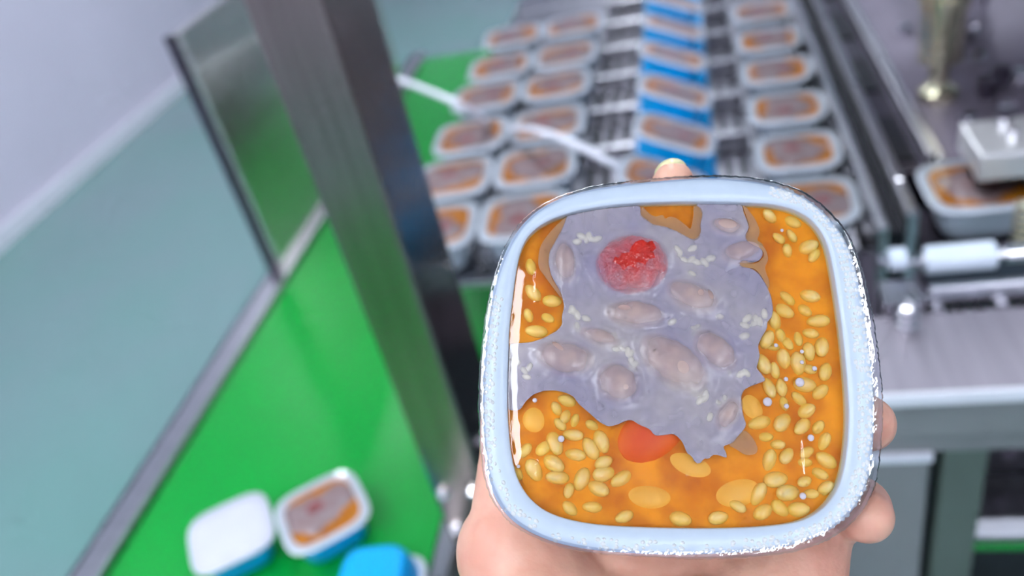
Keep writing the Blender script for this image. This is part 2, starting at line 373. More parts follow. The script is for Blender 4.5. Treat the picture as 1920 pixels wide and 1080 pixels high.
# ------------------------------------------------------------------ machine frame and rails
mf = thing('packing_machine', 'stainless body carrying the tray conveyor and covers', 'machine')
box('side_panel', -.300, -.285, .74, 2.3, .05, ZB - .056, M_STEEL, mf, .002)
box('front_panel', -.285, .10, .86, .875, .05, ZB - .056, M_DARK, mf, .002)
box('station_body', .42, .95, 1.02, 2.25, .1405, TZ - .0305, M_STEEL, mf, .004)
box('foot', -.30, -.24, .75, .81, 0, .05, M_BLACK, mf, .004); box('foot', .5, .56, .75, .81, 0, .05, M_BLACK, mf, .004)
box('base_pan', -.285, .9, .875, 2.3, .10, .14, M_DARK, mf, .002)
rl = thing('guide_rail', 'set of dark and bright guide rails right of the trays', 'rail')
box('bright_rail', .178, .190, .86, 2.4, ZB - .02, TZ + .018, M_BRIGHT, rl, .002)
box('black_channel', .1905, .212, .88, 2.4, ZB - .02, TZ - .004, M_BLACK, rl, .001)
box('rail_bar', .2125, .226, .88, 2.4, ZB - .02, TZ + .022, M_STEEL, rl, .002)
slb = box('slotted_bar', .2265, .262, 1.0, 2.4, ZB - .02, TZ + .004, M_DARK, rl, .001)
for i in range(6): box('slot', .231, .256, .1 + .93 + i * .22, .1 + 1.06 + i * .22, TZ + .0041, TZ + .0075, M_BLACK, slb, .001)
box('rail_bar', .2625, .274, 1.0, 2.4, ZB - .02, TZ + .026, M_STEEL, rl, .002)
box('bright_rail', .2745, .2835, 1.0, 2.4, ZB - .02, TZ + .020, M_BRIGHT, rl, .002)
for i in range(4): hex_bolt('bolt', (.2195, .95 + i * .3, TZ + .022), (0, 0, 1), .005, .006, M_CHROME, rl)

# sealing head on the right
sh = thing('sealing_head', 'sealing station of grey steel plates, columns and bolts', 'machine')
box('table_plate', .284, .95, .99, 2.3, TZ - .03, TZ + .012, mat('grey_table_plate', srgb(140, 130, 146), .42, .5, noise_scale=9, noise_amt=.3), sh, .003)
tp = TZ + .012
c0 = Vector((.318, 1.19, tp))
lathe('column', [(0, .026), (.012, .026), (.016, .020), (.024, .013), (.052, .013), (.056, .028), (.13, .028), (.13, .032), (.145, .032), (.145, .028), (.24, .028)], c0, (0, 0, 1), M_BRASS, sh)
lathe('column', [(0, .016), (.02, .016), (.02, .011), (.05, .011), (.055, .019), (.24, .019)], (.455, 1.12, tp), (0, 0, 1), M_CHROME, sh)
lathe('column', [(0, .016), (.02, .016), (.02, .011), (.05, .011), (.055, .019), (.24, .019)], (.47, 1.55, tp), (0, 0, 1), M_CHROME, sh)
box('top_plate', .268, .95, 1.05, 1.7, tp + .24, tp + .265, M_BRIGHT, sh, .003)
for (bx_, by_) in ((.315, 1.04), (.335, 1.10), (.40, 1.05), (.385, 1.12), (.43, 1.22), (.345, 1.32), (.40, 1.30), (.33, 1.45), (.42, 1.40)):
    hex_bolt('bolt', (bx_, by_, tp), (0, 0, 1), .010, .012, M_CHROME, sh)
for (bx_, by_) in ((.375, 1.17), (.365, 1.06), (.40, 1.20)):
    lathe('knob', [(0, .010), (.01, .010), (.012, .014), (.026, .014), (.03, .010)], (bx_, by_, tp), (0, 0, 1), M_DARK, sh)
box('valve_block', .36, .40, 1.36, 1.42, tp, tp + .03, M_STEEL, sh, .003); box('valve_block', .43, .49, 1.0, 1.06, tp, tp + .035, M_STEEL, sh, .003)
pb = thing('die_block', 'pale machined block above the tray in the sealing station', 'block')
box('block', .288, .50, .895, .98, 1.012, 1.046, mat('pale_aluminium', srgb(222, 220, 220), .35, .6, noise_scale=15, noise_amt=.08), pb, .003)
box('spacer', .36, .46, .92, .97, 1.0465, 1.075, M_STEEL, pb, .003)
hex_bolt('bolt', (.33, .93, 1.046), (0, 0, 1), .006, .008, M_CHROME, pb); hex_bolt('bolt', (.33, .96, 1.046), (0, 0, 1), .006, .008, M_CHROME, pb)
for sy in (.90, .972): cyl('guide_pin', (.43, sy, .945), (.43, sy, 1.0118), .006, M_CHROME, pb)
hl = [(.322 + .010 * math.cos(t * 2 * PI * 7 / 120), .842 + .010 * math.sin(t * 2 * PI * 7 / 120), .955 + .062 * t / 120) for t in range(121)]
tag(link('coil_spring', tube_me('coil_spring', hl, .0022, 6), M_BRASS), 'brass-coloured coil spring at the right edge below the pale block', 'spring')
box('die_carrier', .230, .60, .855, .975, .905, .9395, M_DARK, mf, .003)

# roller, bars, rack and cover
rs = thing('feed_roller', 'shiny white feed roller in front of the sealing station', 'roller')
cyl('drum', (.206, .772, 1.0), (.272, .772, 1.0), .0150, M_ROLL, rs, 28); cyl('axle', (.19, .772, 1.0), (.34, .772, 1.0), .006, M_CHROME, rs)
cyl('drum', (.280, .772, 1.0), (.335, .772, 1.0), .010, M_CHROME, rs, 24)
r2 = thing('roller_collar', 'short white collar left of the feed roller', 'roller')
cyl('drum', (.172, .778, 1.0), (.1895, .778, 1.0), .0125, M_ROLL, r2, 28); cyl('hub', (.162, .778, 1.0), (.1715, .778, 1.0), .007, M_CHROME, r2)
tag(cyl('cross_bar', (.205, .742, .985), (.42, .742, .985), .0045, M_BRIGHT), 'thin steel bar just below the feed roller', 'bar')
rk = thing('toothed_rack', 'steel rack with short teeth behind the sloped cover', 'rack')
rkb = box('bar', .200, .46, .728, .738, .966, .984, M_STEEL, rk, .001)
for i in range(13): box('tooth', .204 + i * .0195, .214 + i * .0195, .7200, .7279, .966, .976, M_BLACK if i % 3 else M_BRIGHT, rkb, .001)
M_COVER = mat('satin_cover_steel', srgb(168, 160, 170), .45, .8, noise_scale=5, noise_amt=.15, stretch=(30, 1, 1))
M_CAB0 = mat('grey_front_steel', srgb(146, 146, 148), .4, .35, noise_scale=6, noise_amt=.15)
M_LIP0 = mat('cover_lip_painted_glint', srgb(232, 232, 240), .3, .2, noise_scale=20, noise_amt=.05)  # edge highlight put into the colour: near-white instead of steel grey
cp = thing('machine_cover', 'flat grey steel cover with an edge highlight painted on its front lip', 'cover')
box('sheet', .06, 1.0, .604, .719, .966, .973, M_COVER, cp, .0015)
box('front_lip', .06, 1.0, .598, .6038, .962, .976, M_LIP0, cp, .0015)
box('front_face', .06, 1.0, .606, .616, .915, .9655, M_CAB0, cp, .0015)
bc = thing('bolt_cluster', 'chrome bolt with stacked nuts on the cover corner', 'bolt')
cyl('stud', (.176, .700, .9732), (.176, .700, 1.006), .0045, M_CHROME, bc)
for z_ in (.9734, .9825, .9915): hex_bolt('nut', (.176, .700, z_), (0, 0, 1), .0085, .0085, M_CHROME, bc)
box('bracket', .158, .196, .7195, .760, .945, .988, M_STEEL, mf, .002)
# lower frame at the right
M_CAB = mat('grey_cabinet_steel', srgb(138, 138, 140), .4, .35, noise_scale=6, noise_amt=.15)
M_LIP = mat('panel_lip_painted_glint', srgb(226, 226, 236), .3, .3, noise_scale=20, noise_amt=.05)  # panel lip likewise: the light along its edge is painted pale
lf = thing('machine_cabinet', 'grey cabinet panels under the steel cover', 'cabinet')
box('beam', .06, 1.0, .618, .66, .880, .9148, M_CAB, lf, .002)
M_GREYGREEN = mat('greenish_panel', srgb(92, 104, 96), .4, .3, noise_scale=8, noise_amt=.15)
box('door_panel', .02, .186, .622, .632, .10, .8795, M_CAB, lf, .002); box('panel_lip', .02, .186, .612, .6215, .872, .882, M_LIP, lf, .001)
box('door_panel', .63, 1.0, .622, .632, .10, .8795, M_CAB, lf, .002); box('leg_panel', .96, 1.0, .635, .70, .0, .8795, M_CAB, lf, .002)
box('black_gap', .187, .196, .634, .645, .10, .8795, M_BLACK, lf, .001)
box('leg_panel', .197, .238, .622, .66, .0, .8795, M_GREYGREEN, lf, .002)
tw = thing('wire_tray', 'dark rack with pale cables low at the right edge', 'rack')
box('back', .25, .60, .86, .87, .3, .85, M_BLACK, tw, .002); box('shelf', .25, .60, .748, .859, .560, .574, M_STEEL, tw, .002)
box('green_edge', .25, .60, .742, .7475, .563, .572, M_BELT, tw, .001)
for k in range(2):
    tag(link('pale_cable', tube_me('pale_cable', [(.26 + i * .012, .756 + k * .014 + .0004 * math.sin(i * 1.2 + k), .5806 + .0006 * math.sin(i * .9 + k)) for i in range(28)], .0060, 8), M_PVC),
        ('front', 'rear')[k] + ' one of two pale cables on the low dark rack', 'cable', 'pale cables on the low rack')
for k in range(4): hex_bolt('nut', (.28 + k * .035, .8595, .62), (0, -1, 0), .010, .012, M_DARK, tw)

# two white curved tubes between post and trays
h1 = catmull([(-.815, 1.62, 1.12), at_z(700, 130, 1.08), at_z(742, 147, 1.06), at_z(790, 165, 1.062), at_z(850, 190, 1.062), at_z(895, 214, 1.02), at_z(915, 233, .978)], False, 8)
h2 = catmull([at_z(957, 241, .985), at_z(1000, 244, 1.02), at_z(1060, 262, 1.03), at_z(1120, 292, 1.01), at_z(1178, 322, .985)], False, 8)
tag(link('plastic_tube', tube_me('plastic_tube', h1, .0058, 12), M_PVC), 'white curved plastic tube reaching out from behind the post', 'tube')
tag(link('plastic_tube', tube_me('plastic_tube', h2, .0056, 12), M_PVC), 'white curved plastic tube arching over the second tray column', 'tube')

# ================================================================== the tray in the hand
TILT = math.radians(14)
DEPTH = 0.237
tn_c = Vector((0, -math.sin(TILT), -math.cos(TILT))); tx_c = Vector((1, 0, 0)); tu_c = tx_c.cross(tn_c) * -1
if tu_c.y > 0: tu_c = -tu_c
TO_c = Vector(((1283 - 960) / FPX, (690 - 540) / FPX, 1)) * DEPTH
TO, TX, TU, TN = EYE + c2w(TO_c), c2w(tx_c), c2w(tu_c), c2w(tn_c)
TM = Matrix(((TX.x, TU.x, TN.x, TO.x), (TX.y, TU.y, TN.y, TO.y), (TX.z, TU.z, TN.z, TO.z), (0, 0, 0, 1)))
def T(px, py):
    """photo pixel -> metres on the tray's face"""
    r = Vector((px - 960, py - 540, FPX)); p = r * (TO_c.dot(tn_c) / r.dot(tn_c)) - TO_c
    return Vector((p.dot(tx_c), p.dot(tu_c)))
K = (T(1284, 690) - T(1283, 690)).length
OUT = [(1324, 333), (1210, 341), (1111, 354), (1039, 376), (994, 405), (963, 443), (941, 488), (927, 533), (916, 591), (908, 658), (904, 730), (905, 819), (914, 891), (927, 931), (954, 971), (994, 998), (1048, 1019), (1129, 1033), (1263, 1040), (1397, 1035), (1487, 1022), (1555, 995), (1599, 958), (1620, 925), (1633, 880), (1639, 819), (1640, 730), (1632, 650), (1620, 569), (1600, 485), (1577, 434), (1532, 385), (1487, 358), (1420, 340)]
INN = [(1205, 380), (1308, 378), (1398, 380), (1465, 386), (1510, 403), (1537, 430), (1552, 461), (1563, 515), (1573, 578), (1582, 650), (1589, 730), (1591, 788), (1587, 846), (1578, 895), (1559, 936), (1527, 965), (1487, 980), (1397, 989), (1263, 990), (1129, 984), (1053, 970), (1012, 951), (981, 918), (963, 873), (955, 810), (952, 756), (953, 690), (956, 613), (963, 551), (972, 488), (985, 450), (1013, 422), (1061, 401), (1129, 387)]
NR = 200
outP = resample_polar(catmull([T(*p) for p in OUT]), NR); innP = resample_polar(catmull([T(*p) for p in INN]), NR)
lerp2 = lambda f: [a.lerp(b, f) for a, b in zip(innP, outP)]
R3 = lambda P, z: [(p.x, p.y, z) for p in P]

ht = thing('held_tray', 'square white-rimmed tray of rice cake held up in the foreground', 'tray'); ht.matrix_world = TM
M_HRIM = mat('held_rim_plastic', srgb(222, 236, 255), 0.28, noise_scale=300, noise_amt=0.02, bump=.04, bump_scale=900)
link('rim', loft_me('rim', [R3(innP, -.0065), R3(innP, -.0005), R3(lerp2(.05), 0), R3(lerp2(.95), 0), R3(outP, -.0006), R3(outP, -.0022), R3(lerp2(.1), -.0022)]), M_HRIM, ht)
M_TUBW = mat('held_tub_plastic', srgb(215, 222, 235), 0.3, noise_scale=80, noise_amt=0.05)
sc = lambda f: [p * f for p in innP]
link('tub', loft_me('tub', [R3(sc(1.03), -.0023), R3(sc(1.0), -.010), R3(sc(.90), -.028), R3(sc(.84), -.034), R3(sc(.80), -.036)], cap_last=True, sharp=.9), M_TUBW, ht)
# embossed dots on the sealing flange
bm = bmesh.new(); rnd = random.Random(5)
for row, f in enumerate((.42, .55, .68, .80, .90)):
    P = lerp2(f); acc = 0
    for i in range(NR):
        a, b = P[i], P[(i + 1) % NR]; L = (b - a).length; tdir = (b - a).normalized()
        while acc < L:
            p = a + tdir * acc; ang = math.degrees(math.atan2(p.y, p.x)) % 360
            top = 62 < ang < 158
            right = ang < 62 or ang > 300
            if not top and (rnd.random() < (.42 if 200 < ang < 300 else .62 if not right else .8)) and not (row == 0 and not right):
                s = K * rnd.uniform(3.2, 5.2); e = Vector((-tdir.y, tdir.x)); q = p + Vector((rnd.uniform(-1, 1), rnd.uniform(-1, 1))) * K * 1.8
                base = [bm.verts.new((q.x + tdir.x * s * c1 + e.x * s * .8 * c2, q.y + tdir.y * s * c1 + e.y * s * .8 * c2, .0)) for c1, c2 in ((-1, -.4), (-.4, -1), (.4, -1), (1, -.4), (1, .4), (.4, 1), (-.4, 1), (-1, .4))]
                tops = [bm.verts.new((q.x + (v.co.x - q.x) * .5, q.y + (v.co.y - q.y) * .5, .00045)) for v in base]
                for k in range(8): bm.faces.new((base[k], base[(k + 1) % 8], tops[(k + 1) % 8], tops[k]))
                bm.faces.new(tops)
            acc += K * 11.5
        acc -= L
for f in bm.faces: f.smooth = True
me = bpy.data.meshes.new('embossed_dots'); bm.to_mesh(me); bm.free()
o = link('embossed_dots', me, mat('embossed_dot_plastic', srgb(250, 252, 255), .12, noise_scale=200, noise_amt=.02), ht); o['kind'] = 'stuff'

# heights
ZL = -.0022                                  # surface of the liquid
# ---- the congee: amber liquid over an orange mash
fl = thing('congee_filling', 'amber rice congee filling inside the held tray', 'food'); fl.matrix_world = TM
M_MASH = mat('orange_mash', srgb(250, 166, 42), 0.5, noise_scale=95, noise_amt=.2, color2=srgb(196, 90, 10))
bigP = sc(1.012)
link('mash', loft_me('mash', [R3(bigP, -.0040), R3(sc(.7), -.0038), R3(sc(.3), -.0038), R3(sc(.05), -.0038)], cap_last=True), M_MASH, fl)
M_LIQ = bpy.data.materials.new('amber_syrup'); M_LIQ.use_nodes = True; nt = M_LIQ.node_tree; nt.nodes.clear()
o_ = nt.nodes.new('ShaderNodeOutputMaterial'); tr_ = nt.nodes.new('ShaderNodeBsdfTransparent'); va = nt.nodes.new('ShaderNodeVolumeAbsorption')
va.inputs['Color'].default_value = (1.0, 0.84, 0.10, 1); va.inputs['Density'].default_value = 430
nt.links.new(tr_.outputs[0], o_.inputs['Surface']); vsx = nt.nodes.new('ShaderNodeVolumeScatter'); vsx.inputs['Color'].default_value = (1.0, .5, .08, 1); vsx.inputs['Density'].default_value = 200
adv = nt.nodes.new('ShaderNodeAddShader'); nt.links.new(va.outputs[0], adv.inputs[0]); nt.links.new(vsx.outputs[0], adv.inputs[1]); nt.links.new(adv.outputs[0], o_.inputs['Volume'])
link('syrup', loft_me('syrup', [R3(bigP, ZL), R3(bigP, -.0072)], cap_first=True, cap_last=True), M_LIQ, fl)
M_GRAIN = mat('rice_grain', srgb(255, 212, 142), .35, noise_scale=500, noise_amt=.08, sss=.0)
M_GRAIN.node_tree.nodes['Principled BSDF'].inputs['Subsurface Weight'].default_value = .7; M_GRAIN.node_tree.nodes['Principled BSDF'].inputs['Subsurface Radius'].default_value = (.0025, .0018, .0009); M_GRAIN.node_tree.nodes['Principled BSDF'].inputs['Subsurface Scale'].default_value = 1.0
GR = []
def grains(x0, y0, s, L): 
    for (x, y, l, a) in L: GR.append((x0 + x * s, y0 + y * s, l * s * .92, a))
grains(1280, 480, .213, [(960, 345, 75, 45), (1155, 325, 85, 15), (1110, 450, 72, 40), (930, 460, 82, 30), (1235, 550, 92, -5), (845, 545, 78, 75), (775, 715, 85, -60), (900, 680, 62, 70), (1055, 700, 64, 85), (1165, 660, 64, 10), (1265, 780, 85, -75), (1150, 825, 74, 85), (840, 780, 45, 0), (740, 930, 92, 65), (925, 890, 88, 80), (1055, 930, 95, 88), (845, 990, 64, 80), (1150, 980, 60, 20), (1300, 1000, 78, -65), (960, 750, 55, 60)])
grains(1280, 700, .213, [(795, 110, 85, 75), (905, 110, 75, 85), (1115, 85, 98, 5), (1255, 150, 70, -40), (1065, 215, 75, 45), (930, 250, 52, 80), (1125, 320, 80, -30), (915, 420, 88, -45), (710, 425, 100, -15), (1090, 460, 78, -40), (1235, 465, 62, -50), (765, 550, 62, 0), (1285, 600, 80, -60), (870, 620, 52, 0), (1130, 690, 62, -30), (950, 720, 72, -50), (795, 770, 98, -70), (1310, 760, 98, 30), (1120, 780, 42, 0), (855, 930, 105, -10), (1245, 885, 52, 20), (1305, 1010, 62, -60), (1110, 950, 62, -20), (965, 1050, 105, -5), (700, 1050, 62, -60), (1170, 1060, 52, 0)])
grains(1400, 320, .148, [(335, 530, 95, 45), (640, 600, 95, 30), (620, 780, 85, 60), (455, 810, 80, 40), (565, 970, 70, 80), (840, 920, 115, -25), (910, 1030, 105, -50)])
grains(900, 700, .213, [(775, 230, 78, 20), (680, 300, 52, 60), (760, 370, 52, -60), (840, 415, 62, -70), (710, 440, 52, 45), (1000, 450, 52, 30), (665, 610, 95, 70), (825, 535, 82, 5), (985, 655, 100, 60), (1080, 595, 100, 70), (565, 650, 72, -40), (845, 710, 86, 10), (400, 675, 64, -50), (655, 790, 92, 30), (480, 850, 92, 60), (690, 915, 92, 5), (905, 930, 92, -65), (1100, 780, 74, -25), (1110, 880, 92, -10), (1260, 925, 92, -30), (1050, 1010, 100, 25), (790, 1030, 64, -70), (330, 880, 60, 50)])
grains(860, 640, .448, [(1270, 640, 42, -60), (1400, 635, 50, -5), (1290, 715, 40, -30), (1365, 700, 38, 40), (1530, 550, 32, 30), (1555, 612, 32, -30), (1440, 705, 40, -5), (940, 745, 42, 10), (565, 695, 36, 5), (700, 735, 36, -20), (470, 700, 34, 40), (1100, 740, 38, -10), (1180, 690, 34, 30)])
grains(900, 480, .213, [(470, 300, 82, 50), (640, 370, 82, 5), (600, 520, 62, 30), (500, 640, 92, 5), (450, 60, 72, 80), (430, 500, 60, 70)])
gmes = []
for k in range(4):
    gm = ellipsoid_me('rice_grain', 1, .54 + .03 * k, .40, 14, 8, lambda c, k=k: 1 + .05 * math.sin(c.x * 3 + k)); gm.materials.append(M_GRAIN); gmes.append(gm)
for i, (x, y, l, a) in enumerate(GR):
    p = T(x, y); h = l * K * 1.36 * (.92 + .12 * random.random()); o = link('rice_grain', gmes[i % 4], None, fl)
    h = min(max(h, .0023), .0036)
    o.scale = (h, h, h); o.rotation_euler = (random.uniform(-.2, .2), random.uniform(-.25, .25), -math.radians(a))
    o.location = (p.x, p.y, min(-.0038 + random.uniform(-.0004, .0003), ZL - .0002 - h * .40))
# pale clumps of rice under the starch, and white bubbles
M_BUB = mat('white_bubble', srgb(225, 215, 228), .1, noise_scale=300, noise_amt=.05)
bub = ellipsoid_me('air_bubble', 1, 1, .5, 12, 8); bub.materials.append(M_BUB)
for (x, y, r) in ((1443, 752, 9), (1504, 715, 9), (1525, 820, 6.5), (1053, 822, 6.5), (1510, 930, 6.5), (1478, 709, 4.5), (1508, 657, 4), (1508, 677, 4), (1532, 689, 5), (1459, 645, 4), (1003, 749, 4.5), (1479, 760, 5), (1470, 428, 3.5), (972, 874, 3.5)):
    p = T(x, y); o = link('air_bubble', bub, None, fl); o.scale = (r * K,) * 3; o.location = (p.x, p.y, ZL + .0002)

# ---- beans and jujubes
M_BEAN = mat('mauve_bean', srgb(208, 178, 166), .28, noise_scale=160, noise_amt=.1, color2=srgb(200, 166, 160))
M_BEAN2 = mat('golden_bean', srgb(250, 196, 120), .35, noise_scale=160, noise_amt=.1)
BEANS = [  # x, y, half length, half width, angle, top height in mm over the sheet, label
    (1060, 488, 50, 27, 84, 1.3, 'small upright mauve bean at the upper left of the held tray'),
    (1193, 586, 64, 30, 4, 1.6, 'lying mauve bean just below the upper jujube'),
    (1300, 552, 62, 34, 22, 1.3, 'broad mauve bean right of the upper jujube with two tan specks'),
    (1265, 677, 80, 46, 36, 1.7, 'largest mauve bean near the tray centre with one tan hole'),
    (1343, 655, 54, 36, 42, 1.5, 'pinkish bean right of the largest bean'),
    (1060, 668, 64, 37, 10, 1.5, 'wide mauve bean at the left edge of the starch layer'),
    (1160, 715, 46, 40, 30, 1.6, 'round mauve bean above the lower jujube with a pale ring'),
    (1125, 628, 52, 22, 16, .8, 'faint slim bean left of the tray centre'),
    (1392, 468, 52, 28, -14, .9, 'faint bean at the upper right of the starch layer'),
    (1366, 420, 46, 24, 10, .8, 'faint bean with an oval tan hole below the top rim'),
    (1368, 775, 46, 26, -58, .8, 'faint bean at the lower right edge of the starch layer')]
UNDER = [(1003, 785, 34, 30, 80, 'pale bean sunk in amber liquid at the lower left'), (1418, 760, 38, 28, 60, 'pale bean sunk in amber liquid right of the starch edge'),
         (1222, 930, 58, 30, 5, 'orange bean sunk below the red jujube'), (1390, 922, 62, 36, -15, 'large golden bean sunk near the lower rim'), (1300, 870, 62, 30, 20, 'golden bean below the torn starch edge')]
ZS = ZL + .0004
bean_c = []
def bean_me(a, b, c):
    def fn(co): return 1.0
    me = ellipsoid_me('bean', a, b, c, 28, 18)
    for v in me.vertices:       # kidney bend
        v.co.y += .10 * b * (v.co.x / a) ** 2 - .05 * b
    return me
for (x, y, a, b, ang, h, lab) in BEANS:
    p = T(x, y); hz = h * .001; c = .0032
    o = link('kidney_bean', bean_me(a * K, b * K, c), M_BEAN); o.matrix_world = TM @ Matrix.Translation((p.x, p.y, ZS + hz - c)) @ Matrix.Rotation(-math.radians(ang), 4, 'Z')
    tag(o, lab, 'bean', 'beans in the held tray'); bean_c.append((p, a * K, b * K, -math.radians(ang), hz, c))
for (x, y, a, b, ang, lab) in UNDER:
    p = T(x, y); c = .0022
    o = link('kidney_bean', bean_me(a * K, b * K, c), M_BEAN2); o.matrix_world = TM @ Matrix.Translation((p.x, p.y, ZL - .0011 - c)) @ Matrix.Rotation(-math.radians(ang), 4, 'Z')
    tag(o, lab, 'bean', 'beans in the held tray')
M_JUJ = mat('red_jujube', srgb(226, 44, 26), .22, noise_scale=120, noise_amt=.2, color2=srgb(200, 40, 30), bump=.9, bump_scale=450)
M_JUJ2 = mat('orange_red_jujube', srgb(232, 84, 10), .45, noise_scale=90, noise_amt=.1, color2=srgb(222, 60, 6))
def jujube(x, y, a, b, ang, h, m, label, rough):
    p = T(x, y); c = .0028
    me = ellipsoid_me('jujube', a * K, b * K, c, 36, 24)
    for v in me.vertices:
        nn = noise.noise(Vector(v.co) * 900 + Vector((x, y, 0)) * .1); v.co *= 1 + rough * nn
    o = link('jujube', me, m); o.matrix_world = TM @ Matrix.Translation((p.x, p.y, ZS + h * .001 - .0004 - c)) @ Matrix.Rotation(-math.radians(ang), 4, 'Z')
    tag(o, label, 'jujube', 'jujubes in the held tray'); bean_c.append((p, a * K, b * K, -math.radians(ang), h * .001, c)); return o
jujube(1187, 492, 82, 68, -10, 1.5, M_JUJ, 'upper red jujube showing through the pale starch layer', .035)
jujube(1226, 810, 84, 55, -33, -.3, M_JUJ2, 'lower orange-red jujube half bare at the torn starch edge', .02)

M_GEL = mat('blue_mauve_gel', srgb(180, 170, 192), .3, noise_scale=80, noise_amt=.1, color2=srgb(190, 180, 192))
# ---- starch layer draped over beans and jujubes
ST = [(1063, 402), (1110, 391), (1160, 385), (1202, 382), (1203, 400), (1225, 417), (1255, 423), (1283, 437), (1300, 446), (1311, 443), (1317, 432), (1315, 418), (1320, 398), (1315, 386), (1306, 379), (1350, 379), (1394, 381), (1397, 395), (1404, 410), (1407, 425), (1400, 437), (1402, 450), (1415, 458), (1430, 464), (1434, 474), (1428, 485), (1415, 489), (1395, 486), (1387, 491), (1390, 496), (1400, 499), (1415, 501), (1428, 512), (1440, 532), (1450, 555), (1453, 578), (1450, 594), (1441, 601), (1443, 612), (1431, 630), (1424, 648), (1428, 664), (1424, 680), (1421, 689), (1429, 697), (1440, 712), (1412, 722), (1398, 729), (1392, 742), (1392, 760), (1397, 780), (1403, 795), (1398, 805), (1385, 818), (1378, 829), (1368, 833), (1357, 836), (1364, 846), (1367, 860), (1354, 853), (1340, 851), (1330, 862), (1323, 856), (1318, 868), (1310, 871), (1303, 864), (1302, 855), (1291, 850), (1286, 836), (1280, 824), (1266, 812), (1246, 815), (1230, 816), (1220, 803), (1200, 795), (1187, 786), (1176, 787), (1160, 795), (1142, 799), (1125, 790), (1105, 772), (1085, 755), (1076, 741), (1060, 734), (1040, 730), (1020, 731), (1000, 738), (985, 752), (975, 768), (953, 768), (952, 720), (953, 690), (956, 643), (975, 641), (995, 640), (1020, 632), (1045, 618), (1055, 606), (1054, 590), (1059, 572), (1055, 555), (1050, 540), (1040, 525), (1033, 510), (1029, 490), (1030, 470), (1039, 455), (1050, 435), (1058, 418)]
stP = [T(*p) for p in ST]
spl = []
for i in range(len(stP)):
    a, b = stP[i], stP[(i + 1) % len(stP)]; k = max(1, int((b - a).length / .0007))
    for s in range(k): spl.append(a.lerp(b, s / k))
spl = [(spl[i - 1] + 2 * spl[i] + spl[(i + 1) % len(spl)]) / 4 for i in range(len(spl))]
HOLES = [(1366, 417, 18, 9, 8), (1315, 547, 6, 6, 0), (1334, 550, 4.5, 10, -20), (1281, 688, 10.5, 13, -35), (1171, 576, 12, 5.5, 5), (1046, 648, 13, 4.5, 38), (1174, 725, 5, 5, 0)]
holes = []
for (x, y, a, b, ang) in HOLES:
    r = math.radians(ang); holes.append([T(x + a * math.cos(t) * math.cos(r) - b * math.sin(t) * math.sin(r), y + a * math.cos(t) * math.sin(r) + b * math.sin(t) * math.cos(r)) for t in [2 * PI * k / 14 for k in range(14)]])
# pale rice grains lying in the starch
M_PALE = mat('pale_rice', srgb(236, 228, 214), .3, noise_scale=400, noise_amt=.08)
pale = ellipsoid_me('pale_rice_grain', 1, .62, .5, 12, 8); pale.materials.append(M_PALE)
rnd = random.Random(9)
for (cx, cy_, k, sp) in ((1308, 480, 9, 24), (1100, 443, 6, 20), (1165, 655, 6, 16), (1328, 745, 7, 20), (1298, 622, 5, 18), (1190, 690, 4, 12), (1412, 600, 8, 26), (1080, 590, 5, 16), (1000, 690, 4, 14), (1390, 690, 5, 18)):
    for q in range(k):
        p = T(cx + rnd.gauss(0, sp), cy_ + rnd.gauss(0, sp * .7)); h = K * rnd.uniform(11, 17); an = rnd.uniform(0, 3)
        if not in_poly(p, spl): continue
        hz = .0001; o = link('pale_rice_grain', pale, None, fl); o.scale = (h, h, h); o.rotation_euler = (0, 0, an); o.location = (p.x, p.y, ZS + hz - h * .5)
        bean_c.append((p, h, h * .62, an, hz, h * .5))
holes.append([T(*q) for q in ((1149, 490), (1153, 480), (1162, 483), (1166, 474), (1180, 473), (1184, 462), (1192, 452), (1205, 447), (1214, 453), (1224, 449), (1232, 463), (1225, 470), (1229, 482), (1216, 486), (1210, 496), (1196, 491), (1190, 502), (1178, 498), (1170, 508), (1162, 496))])
verts = [p.copy() for p in spl]; edges = [(i, (i + 1) % len(spl)) for i in range(len(spl))]
for h in holes:
    b0 = len(verts); verts += h; edges += [(b0 + i, b0 + (i + 1) % len(h)) for i in range(len(h))]
g = .00062; xs = [p.x for p in spl]; ys = [p.y for p in spl]
def edge_dist(p): return min((p - q).length for q in spl)
ny = int((max(ys) - min(ys)) / g); nx = int((max(xs) - min(xs)) / g)
for j in range(ny):
    for i in range(nx):
        p = Vector((min(xs) + (i + .5 * (j % 2)) * g, min(ys) + j * g))
        if in_poly(p, spl) and not any(in_poly(p, h) for h in holes): verts.append(p)
cv_, ce_, cf_, *_ = delaunay_2d_cdt(verts, edges, [], 0, 1e-6)
cf_ = [f for f in cf_ if in_poly(sum((cv_[k] for k in f), Vector((0, 0))) / len(f), spl) and not any(in_poly(sum((cv_[k] for k in f), Vector((0, 0))) / len(f), h) for h in holes)]
def under_h(p):
    z = -.0004
    for (q, a, b, ang, h, c) in bean_c:
        d = p - q; x = d.x * math.cos(ang) + d.y * math.sin(ang); y = -d.x * math.sin(ang) + d.y * math.cos(ang)
        r2 = (x / a) ** 2 + (y / b) ** 2
        if r2 < 1.0: z = max(z, h - c + c * math.sqrt(1 - r2))
    return ZS + z
def starch_h(p):
    z = 0.0
    for (q, a, b, ang, h, c) in bean_c:
        d = p - q; x = d.x * math.cos(ang) + d.y * math.sin(ang); y = -d.x * math.sin(ang) + d.y * math.cos(ang)
        r2 = (x / a) ** 2 + (y / b) ** 2
        if r2 < 1.45: z = max(z, h * (1 - r2 / 1.45) ** 1.15)
        if r2 < 2.2: z = max(z, h * .30 * (1 - r2 / 2.2) ** 2)
    n1 = noise.noise(Vector((p.x * 260, p.y * 260, 3.1))) * .00018 + noise.noise(Vector((p.x * 430, p.y * 430, 8.1))) * .00020
    return max(ZS + z + .00024 + n1, under_h(p) + .00006)
